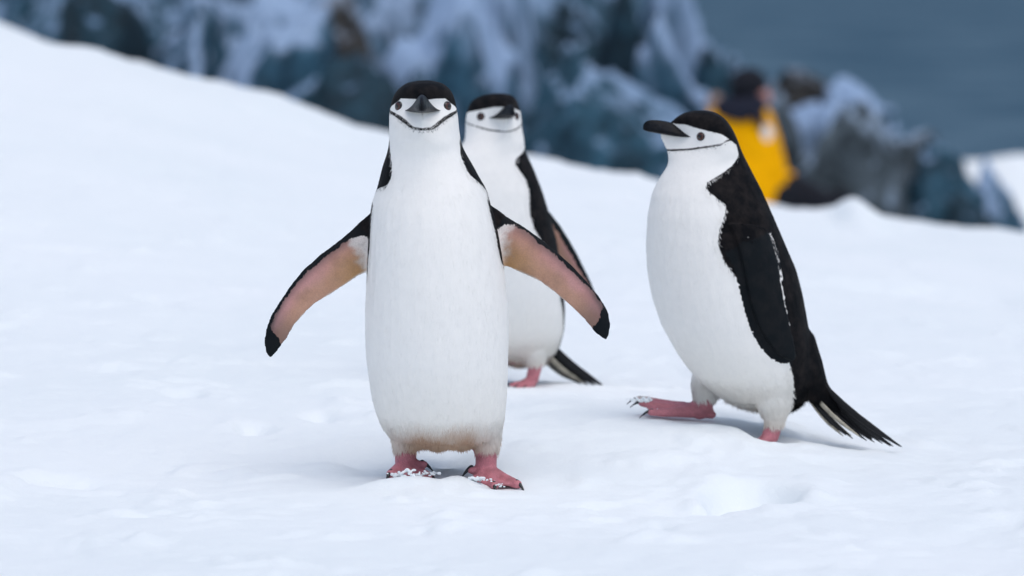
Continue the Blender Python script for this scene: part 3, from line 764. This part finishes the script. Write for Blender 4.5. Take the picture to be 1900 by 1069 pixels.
# y px, front px, back px, half width, p
T3 = [(205, 1288, 1312, .012, .5), (207, 1276, 1323, .026, .5), (210.5, 1266, 1331, .036, .5), (216, 1256, 1339, .045, .5), (224, 1246, 1348, .052, .9), (233, 1236, 1355, .056, 2.0), (243, 1226, 1361, .059, 3.2),
      (254, 1220, 1366, .0605, 3.4), (263, 1226, 1370, .061, 2.6), (273, 1234, 1373, .061, 1.6), (285, 1238, 1378, .061, .9), (300, 1241, 1386, .063, .6), (312, 1236, 1392, .067, .5), (330, 1223, 1401, .077, .5), (360, 1209, 1416, .093, .5), (400, 1201, 1434, .108, .5),
      (450, 1198, 1456, .117, .5), (500, 1200, 1477, .122, .5), (550, 1209, 1490, .124, .5), (600, 1226, 1499, .122, .5), (650, 1254, 1508, .115, .5), (690, 1282, 1512, .103, .5), (718, 1308, 1508, .086, .5), (738, 1338, 1498, .066, .5), (752, 1372, 1482, .045, .5), (758, 1395, 1465, .025, .5)]
rows = []
for y, a, b, wd, p in T3:
    A = pg.loc(a, y); B = pg.loc(b, y); hz = sstep(300, 255, y); yw = A.y*(.5-.10*hz)+B.y*(.5+.10*hz)
    if y < 290: yw = pg.loc(1333 if y > 216 else 1300+(y-205)*3, y).y
    rows.append((A.z, 0.0, yw, yw-A.y, B.y-yw, wd, p, 0.0))
pg.set_sections(rows)
lead = [(1352, 415), (1366, 445), (1378, 480), (1386, 520), (1394, 560), (1407, 600), (1424, 632), (1444, 656), (1460, 667), (1470, 671)]
trail = [(1425, 425), (1436, 450), (1444, 485), (1449, 525), (1456, 562), (1465, 602), (1472, 630), (1477, 650), (1479, 663), (1477, 670)]
thk = [.016, .014, .012, .010, .009, .008, .007, .006, .005, .003]
for sg in (1, -1):
    L = []; T = []
    for (a, b), (c, d) in zip(lead, trail):
        for lst, (u, v) in ((L, (a, b)), (T, (c, d))):
            q = pg.loc(u, v); q = pg.loc(u, v, -.11) if sg > 0 else q
            q.x = pg.side_x(q.y, q.z, sg) + sg*(.007 if lst is L else .012); lst.append(q)
    pg.add_flipper(L, T, thk, 0)
for fl in pg.flippers:
    cxn = fl['C'][4][0]; fl['us'] = -1 if fl['N'][4][0]*cxn > 0 else 1
Lc = pg.loc
pg.add_leg([(Lc(1330, 690, .055), .05), (Lc(1308, 722, .055), .030), (Lc(1306, 746, .055), .020)], .0175, Lc(1298, 762, .055),
           [[(Lc(1258, 765, .040), .0100), (Lc(1226, 766, .030), .0080), (Lc(1207, 765, .026), .0068)], [(Lc(1250, 757, .055), .0092), (Lc(1206, 751, .055), .0080), (Lc(1190, 748, .055), .0068)], [(Lc(1250, 752, .070), .009), (Lc(1206, 744, .080), .0075), (Lc(1184, 741, .085), .0065)]], pg.z_of(744))
pg.parts.append(tube([Lc(1306, 762, .055), Lc(1320, 768, .055)], [.016, .010], 12))
pg.parts.append(tube([Lc(1470, 640), Lc(1492, 690), Lc(1515, 722), Lc(1545, 752)], [.045, .040, .026, .010], 16))
pg.add_leg([(Lc(1425, 675, -.022), .058), (Lc(1431, 722, -.030), .046), (Lc(1436, 754, -.042), .033), (Lc(1437, 776, -.052), .0185)], .0165, Lc(1430, 808, -.055),
           [[(Lc(1410, 822, -.04), .010), (Lc(1385, 826, -.035), .008)], [(Lc(1410, 824, -.055), .010), (Lc(1380, 828, -.055), .008)], [(Lc(1412, 824, -.07), .010), (Lc(1388, 829, -.08), .008)]], pg.z_of(779))
cfg = dict(pitch=math.radians(0), cap=CAP, strap=STRAP, sw=.0017,
           nape=zn([(195, 180), (250, 150), (262, 142), (285, 140), (305, 122), (322, 100), (335, 86), (345, 84), (358, 92), (375, 103), (392, 100), (420, 92), (445, 88), (475, 90), (500, 95), (514, 108), (522, 118), (600, 120), (660, 124), (700, 126), (758, 124)], pg),
           low=pg.z_of(760), stain=(pg.z_of(770), pg.z_of(735), .45), eye=(.0, .0475), spread=0, flecks=(1387, 438), feathers=48000, froot=.10, fwd0=.035)
p3 = pg.build('black and white penguin walking in profile with one foot lifted', cfg)
fe = []
trs = random.Random(3)
for k in range(17):
    u = k/16.0; tone = 1 if k in (12, 14, 16) else 0
    x0, y0 = 1514-22*u, 702+20*u; x1, y1 = 1676-112*u+trs.uniform(-5, 5), 829-22*u+trs.uniform(-3, 3)
    if k in (6, 9): x1 -= 16; y1 -= 8
    dd = trs.uniform(-.035, .035); pts = []
    for t in np.linspace(0, 1, 7):
        sag = 9*math.sin(math.pi*t)
        pts.append(Lc(x0+(x1-x0)*t - sag*.4, y0+(y1-y0)*t + sag*.6, dd*(.3+.9*t)))
    fe.append((pts, .0075 if k < 11 else .0055, tone, (.75, .4, .8)))
pg.tail(fe)

# ---- rear penguin, body turned, head turned to the camera
pg = Penguin(938, D2, math.radians(-40)); pg.fwd0 = .035
MPK = .915; hyaw = math.radians(40+17)
rows = []
pa = 990.0
for y, a, b, wd, p in T3:
    # same bird build as the walking one, mapped onto this one's height
    y2 = 172 + (y-205)*MPK
    z = pg.z_of(y2); s_ = .96
    fr = (1370-a)/pa*s_; bk = (b-1370)/pa*s_; hz = float(sstep(300, 255, y))
    yfr, ybk = -fr, bk
    yw = yfr*(.5-.10*hz)+ybk*(.5+.10*hz)
    if y < 290: yw = ((1333 if y > 216 else 1300+(y-205)*3)-1370)/pa*s_
    kk = float(sstep(345, 285, y)); 
    # neck comes back over the body so the head sits upright; head widths from the photograph
    off = kk*.012; wd2 = wd*s_
    yp = (1318-1370)/pa*s_; dl = yw-yp; h_ = hyaw*kk
    rows.append((z, .006*kk - math.sin(h_)*dl, yp + math.cos(h_)*dl + off, yw-yfr, ybk-yw, wd2, p, h_))
pg.set_sections(rows)
lead = [(985, 365), (1003, 378), (1020, 396), (1036, 417), (1052, 442), (1068, 470), (1083, 499), (1096, 525), (1105, 548), (1108, 562)]
trail = [(978, 415), (992, 425), (1004, 440), (1016, 458), (1030, 480), (1047, 505), (1066, 528), (1084, 548), (1098, 560), (1105, 566)]
dds = [.0, .01, .03, .05, .065, .08, .09, .10, .105, .11]
pg.add_flipper([pg.loc(a, b, d) for (a, b), d in zip(lead, dds)], [pg.loc(a, b, d-.01) for (a, b), d in zip(trail, dds)], thk, 0)
f0 = pg.flippers[0]; f0['lw'] = .30; vd = pg.inv @ Vector((0, -1, 0)); f0['us'] = 1 if Vector(f0['N'][5]).dot(vd) > 0 else -1
L = []; T = []
for (a, b), (c, d) in zip([(1352, 415), (1366, 445), (1378, 480), (1386, 520), (1394, 560), (1407, 600), (1424, 632), (1444, 656), (1460, 667), (1470, 671)], [(1425, 425), (1436, 450), (1444, 485), (1449, 525), (1456, 562), (1465, 602), (1472, 630), (1477, 650), (1479, 663), (1477, 670)]):
    for lst, (u, v) in ((L, (a, b)), (T, (c, d))):
        z = pg.z_of(172+(v-205)*MPK); yy = (u-1370)/pa*.96; lst.append(Vector((pg.side_x(yy, z, -1)-.004, yy, z)))
pg.add_flipper(L, T, thk, 0); f1 = pg.flippers[1]; f1['us'] = -1 if f1['N'][4][0]*f1['C'][4][0] > 0 else 1
Lc = pg.loc
pg.add_leg([(Lc(980, 610, -.01), .05), (Lc(990, 652, -.012), .028), (Lc(993, 680, -.022), .0155)], .0135, Lc(987, 706, -.03),
           [[(Lc(968, 714, -.05), .0095), (Lc(948, 716, -.065), .007)], [(Lc(974, 716, -.06), .0095), (Lc(958, 720, -.085), .007)], [(Lc(984, 717, -.06), .0095), (Lc(974, 722, -.09), .007)]], pg.z_of(672))
pg.add_leg([(Lc(900, 640, .03), .05), (Lc(895, 672, .03), .030), (Lc(893, 690, .03), .0165)], .0145, Lc(890, 708, .03),
           [[(Lc(870, 712, .01), .0095), (Lc(852, 714, .0), .007)], [(Lc(876, 714, .0), .0095), (Lc(860, 716, -.02), .007)], [(Lc(884, 714, .0), .0095), (Lc(874, 718, -.03), .007)]], pg.z_of(688))
mp = lambda y: 172+(y-205)*MPK
cfg = dict(pitch=math.radians(-3), cap=CAP, strap=STRAP, sw=.0014,
           nape=[(pg.z_of(mp(y)), a) for y, a in [(195, 180), (250, 150), (262, 142), (285, 130), (305, 110), (322, 92), (335, 80), (345, 78), (358, 86), (375, 92), (392, 92), (420, 88), (445, 84), (475, 86), (500, 92), (514, 100), (522, 108), (600, 112), (660, 118), (700, 124), (758, 124)]],
           low=pg.z_of(676), stain=(pg.z_of(680), pg.z_of(640), .7), eye=(.0, .0475), feathers=24000, udark=.75, froot=.06, fwd0=.035)
p2 = pg.build('black and white penguin standing behind, body half hidden by the forward facing one', cfg)
fe = []
for k, (x0, y0, x1, y1, tone) in enumerate([(1025, 648, 1122, 719, 0), (1022, 655, 1110, 718, 0), (1020, 660, 1095, 716, 0), (1028, 645, 1118, 714, 0), (1015, 665, 1080, 714, 0), (1012, 668, 1068, 708, 1), (1020, 664, 1085, 712, 1), (1030, 650, 1105, 708, 0)]):
    dd = .06+(k*37 % 11 - 5)*.005; pts = []
    for t in np.linspace(0, 1, 7):
        sag = 5*math.sin(math.pi*t); pts.append(Lc(x0+(x1-x0)*t-sag*.4, y0+(y1-y0)*t+sag*.6, dd+.10*t))
    fe.append((pts, .0075, tone, (1, 0, .5)))
pg.tail(fe)

# crumbs of snow caught on the toes
def crumbs(spots, seed):
    rs = np.random.RandomState(seed); parts = []
    for (px, py, dp, r) in spots:
        c = unproj(px, py, dp)
        for k in range(12):
            o = rs.normal(0, 1, 3)*np.array((r*1.2, r*.8, r*.35)); rr = r*rs.uniform(.2, .55)
            V, Fc = ellipsoid(c+Vector(o), (rr*rs.uniform(.8, 1.5), rr, rr*rs.uniform(.6, 1)), 8, 6)
            parts.append((V, Fc))
    return remeshed('snow_crumbs', parts, .0014, 1)
for spots, lab in (([(740, 880, D1-.078, .007), (750, 876, D1-.09, .007), (764, 882, D1-.092, .007), (778, 880, D1-.075, .007), (794, 880, D1-.065, .006), (886, 887, D1-.078, .008), (878, 891, D1-.075, .007), (908, 891, D1-.092, .005), (925, 900, D1-.09, .005)], 'clinging white snow crumbs on the toes of the forward facing penguin'),
                   ([(1180, 741, D3+.03, .006), (1190, 742, D3+.03, .006), (1200, 744, D3+.03, .005), (1215, 760, D3+.03, .005)], 'clinging white snow crumbs on the lifted foot of the walking penguin')):
    o = link('snow_crumbs', crumbs(spots, 4), M['snow']); tag(o, lab, 'snow', kind='stuff')
# ------------------------------------------------------------------ seated person
class Q: pass
pd = DP; base = unproj(1395, 378, pd)
def PL(px, py, dd=0.0): return unproj(px, py, pd+dd) - base
s_ = pd/F
body_parts = [
    ellipsoid(PL(1391, 168), (.085, .10, .12)),                                        # head
    tube([PL(1385, 190), PL(1380, 215)], [.06, .075]),
    tube([PL(1378, 225), PL(1385, 300), PL(1390, 350)], [.10, .12, .12], 20),          # torso
    tube([PL(1410, 222), PL(1426, 280, -.02), PL(1437, 335, -.03), PL(1472, 332, .12)], [.05, .045, .04, .035]),
    tube([PL(1335, 222), PL(1318, 285, -.02), PL(1325, 335, .03), PL(1390, 330, .25)], [.05, .045, .04, .035]),
    tube([PL(1405, 360), PL(1480, 355, .03), PL(1555, 385, .02)], [.09, .07, .05]), tube([PL(1375, 355, .1), PL(1470, 347, .2), PL(1540, 382, .22)], [.08, .07, .05]),
    tube([PL(1550, 386, .02), PL(1558, 374, .02)], [.04, .03]), tube([PL(1537, 384, .22), PL(1545, 372, .22)], [.04, .03]),
    ellipsoid(PL(1409, 181, -.02), (.062, .07, .085)), ellipsoid(PL(1428, 180, -.02), (.02, .022, .025))]
me = remeshed('person', body_parts, .014, 3)
person = link('person', me, M['skin']); person.location = base
tag(person, 'seated person in a yellow jacket and dark hat among the rocks', 'person')
def garment(name, parts, mat, voxel=.012, sm=3): return link(name, remeshed(name, parts, voxel, sm), M[mat], person)
garment('jacket', [tube([PL(1378, 212), PL(1378, 235), PL(1385, 300), PL(1392, 345), PL(1392, 362)], [.12, .19, .20, .205, .195], 24, ((0, 1, 0), .8)),
    tube([PL(1408, 220), PL(1422, 262, -.02), PL(1434, 312, -.03), PL(1437, 342, -.02), PL(1464, 334, .12)], [.085, .085, .085, .082, .06], 18),
    tube([PL(1335, 220), PL(1318, 285, -.02), PL(1325, 335, .03), PL(1390, 330, .25)], [.085, .08, .075, .06], 18)], 'yellow')
garment('hat', [ellipsoid(PL(1389, 157), (.118, .125, .105)), tube([PL(1362, 176), PL(1389, 182, -.06), PL(1412, 168)], [.035, .04, .03])], 'black')
garment('scarf', [tube([PL(1345, 200, -.05), PL(1375, 205, -.12), PL(1402, 196, -.10), PL(1412, 186, 0)], [.07, .08, .07, .05]), tube([PL(1402, 196, -.13), PL(1408, 216, -.16), PL(1412, 234, -.17)], [.035, .04, .025])], 'navy')
garment('hood_trim', [tube([PL(1318, 190, .05), PL(1328, 184, 0), PL(1340, 196, -.05)], [.035, .045, .04])], 'fur')
garment('trousers', [tube([PL(1392, 366), PL(1405, 362), PL(1480, 356, .03), PL(1552, 387, .02)], [.14, .125, .10, .072], 18), tube([PL(1375, 362, .1), PL(1470, 350, .2), PL(1538, 384, .22)], [.12, .10, .072], 18)], 'black')
for dd, x in ((.02, 1556), (.22, 1543)):
    garment('boot', [tube([PL(x-8, 388, dd), PL(x+4, 386, dd)], [.065, .06]), tube([PL(x+2, 388, dd), PL(x+8, 366, dd)], [.055, .05])], 'black')
garment('glove', [tube([PL(1464, 334, .12), PL(1473, 331, .12), PL(1480, 331, .13)], [.045, .05, .04])], 'navy')
garment('shoulder_patch', [ellipsoid(PL(1418, 247, -.10), (.055, .03, .06))], 'patch')
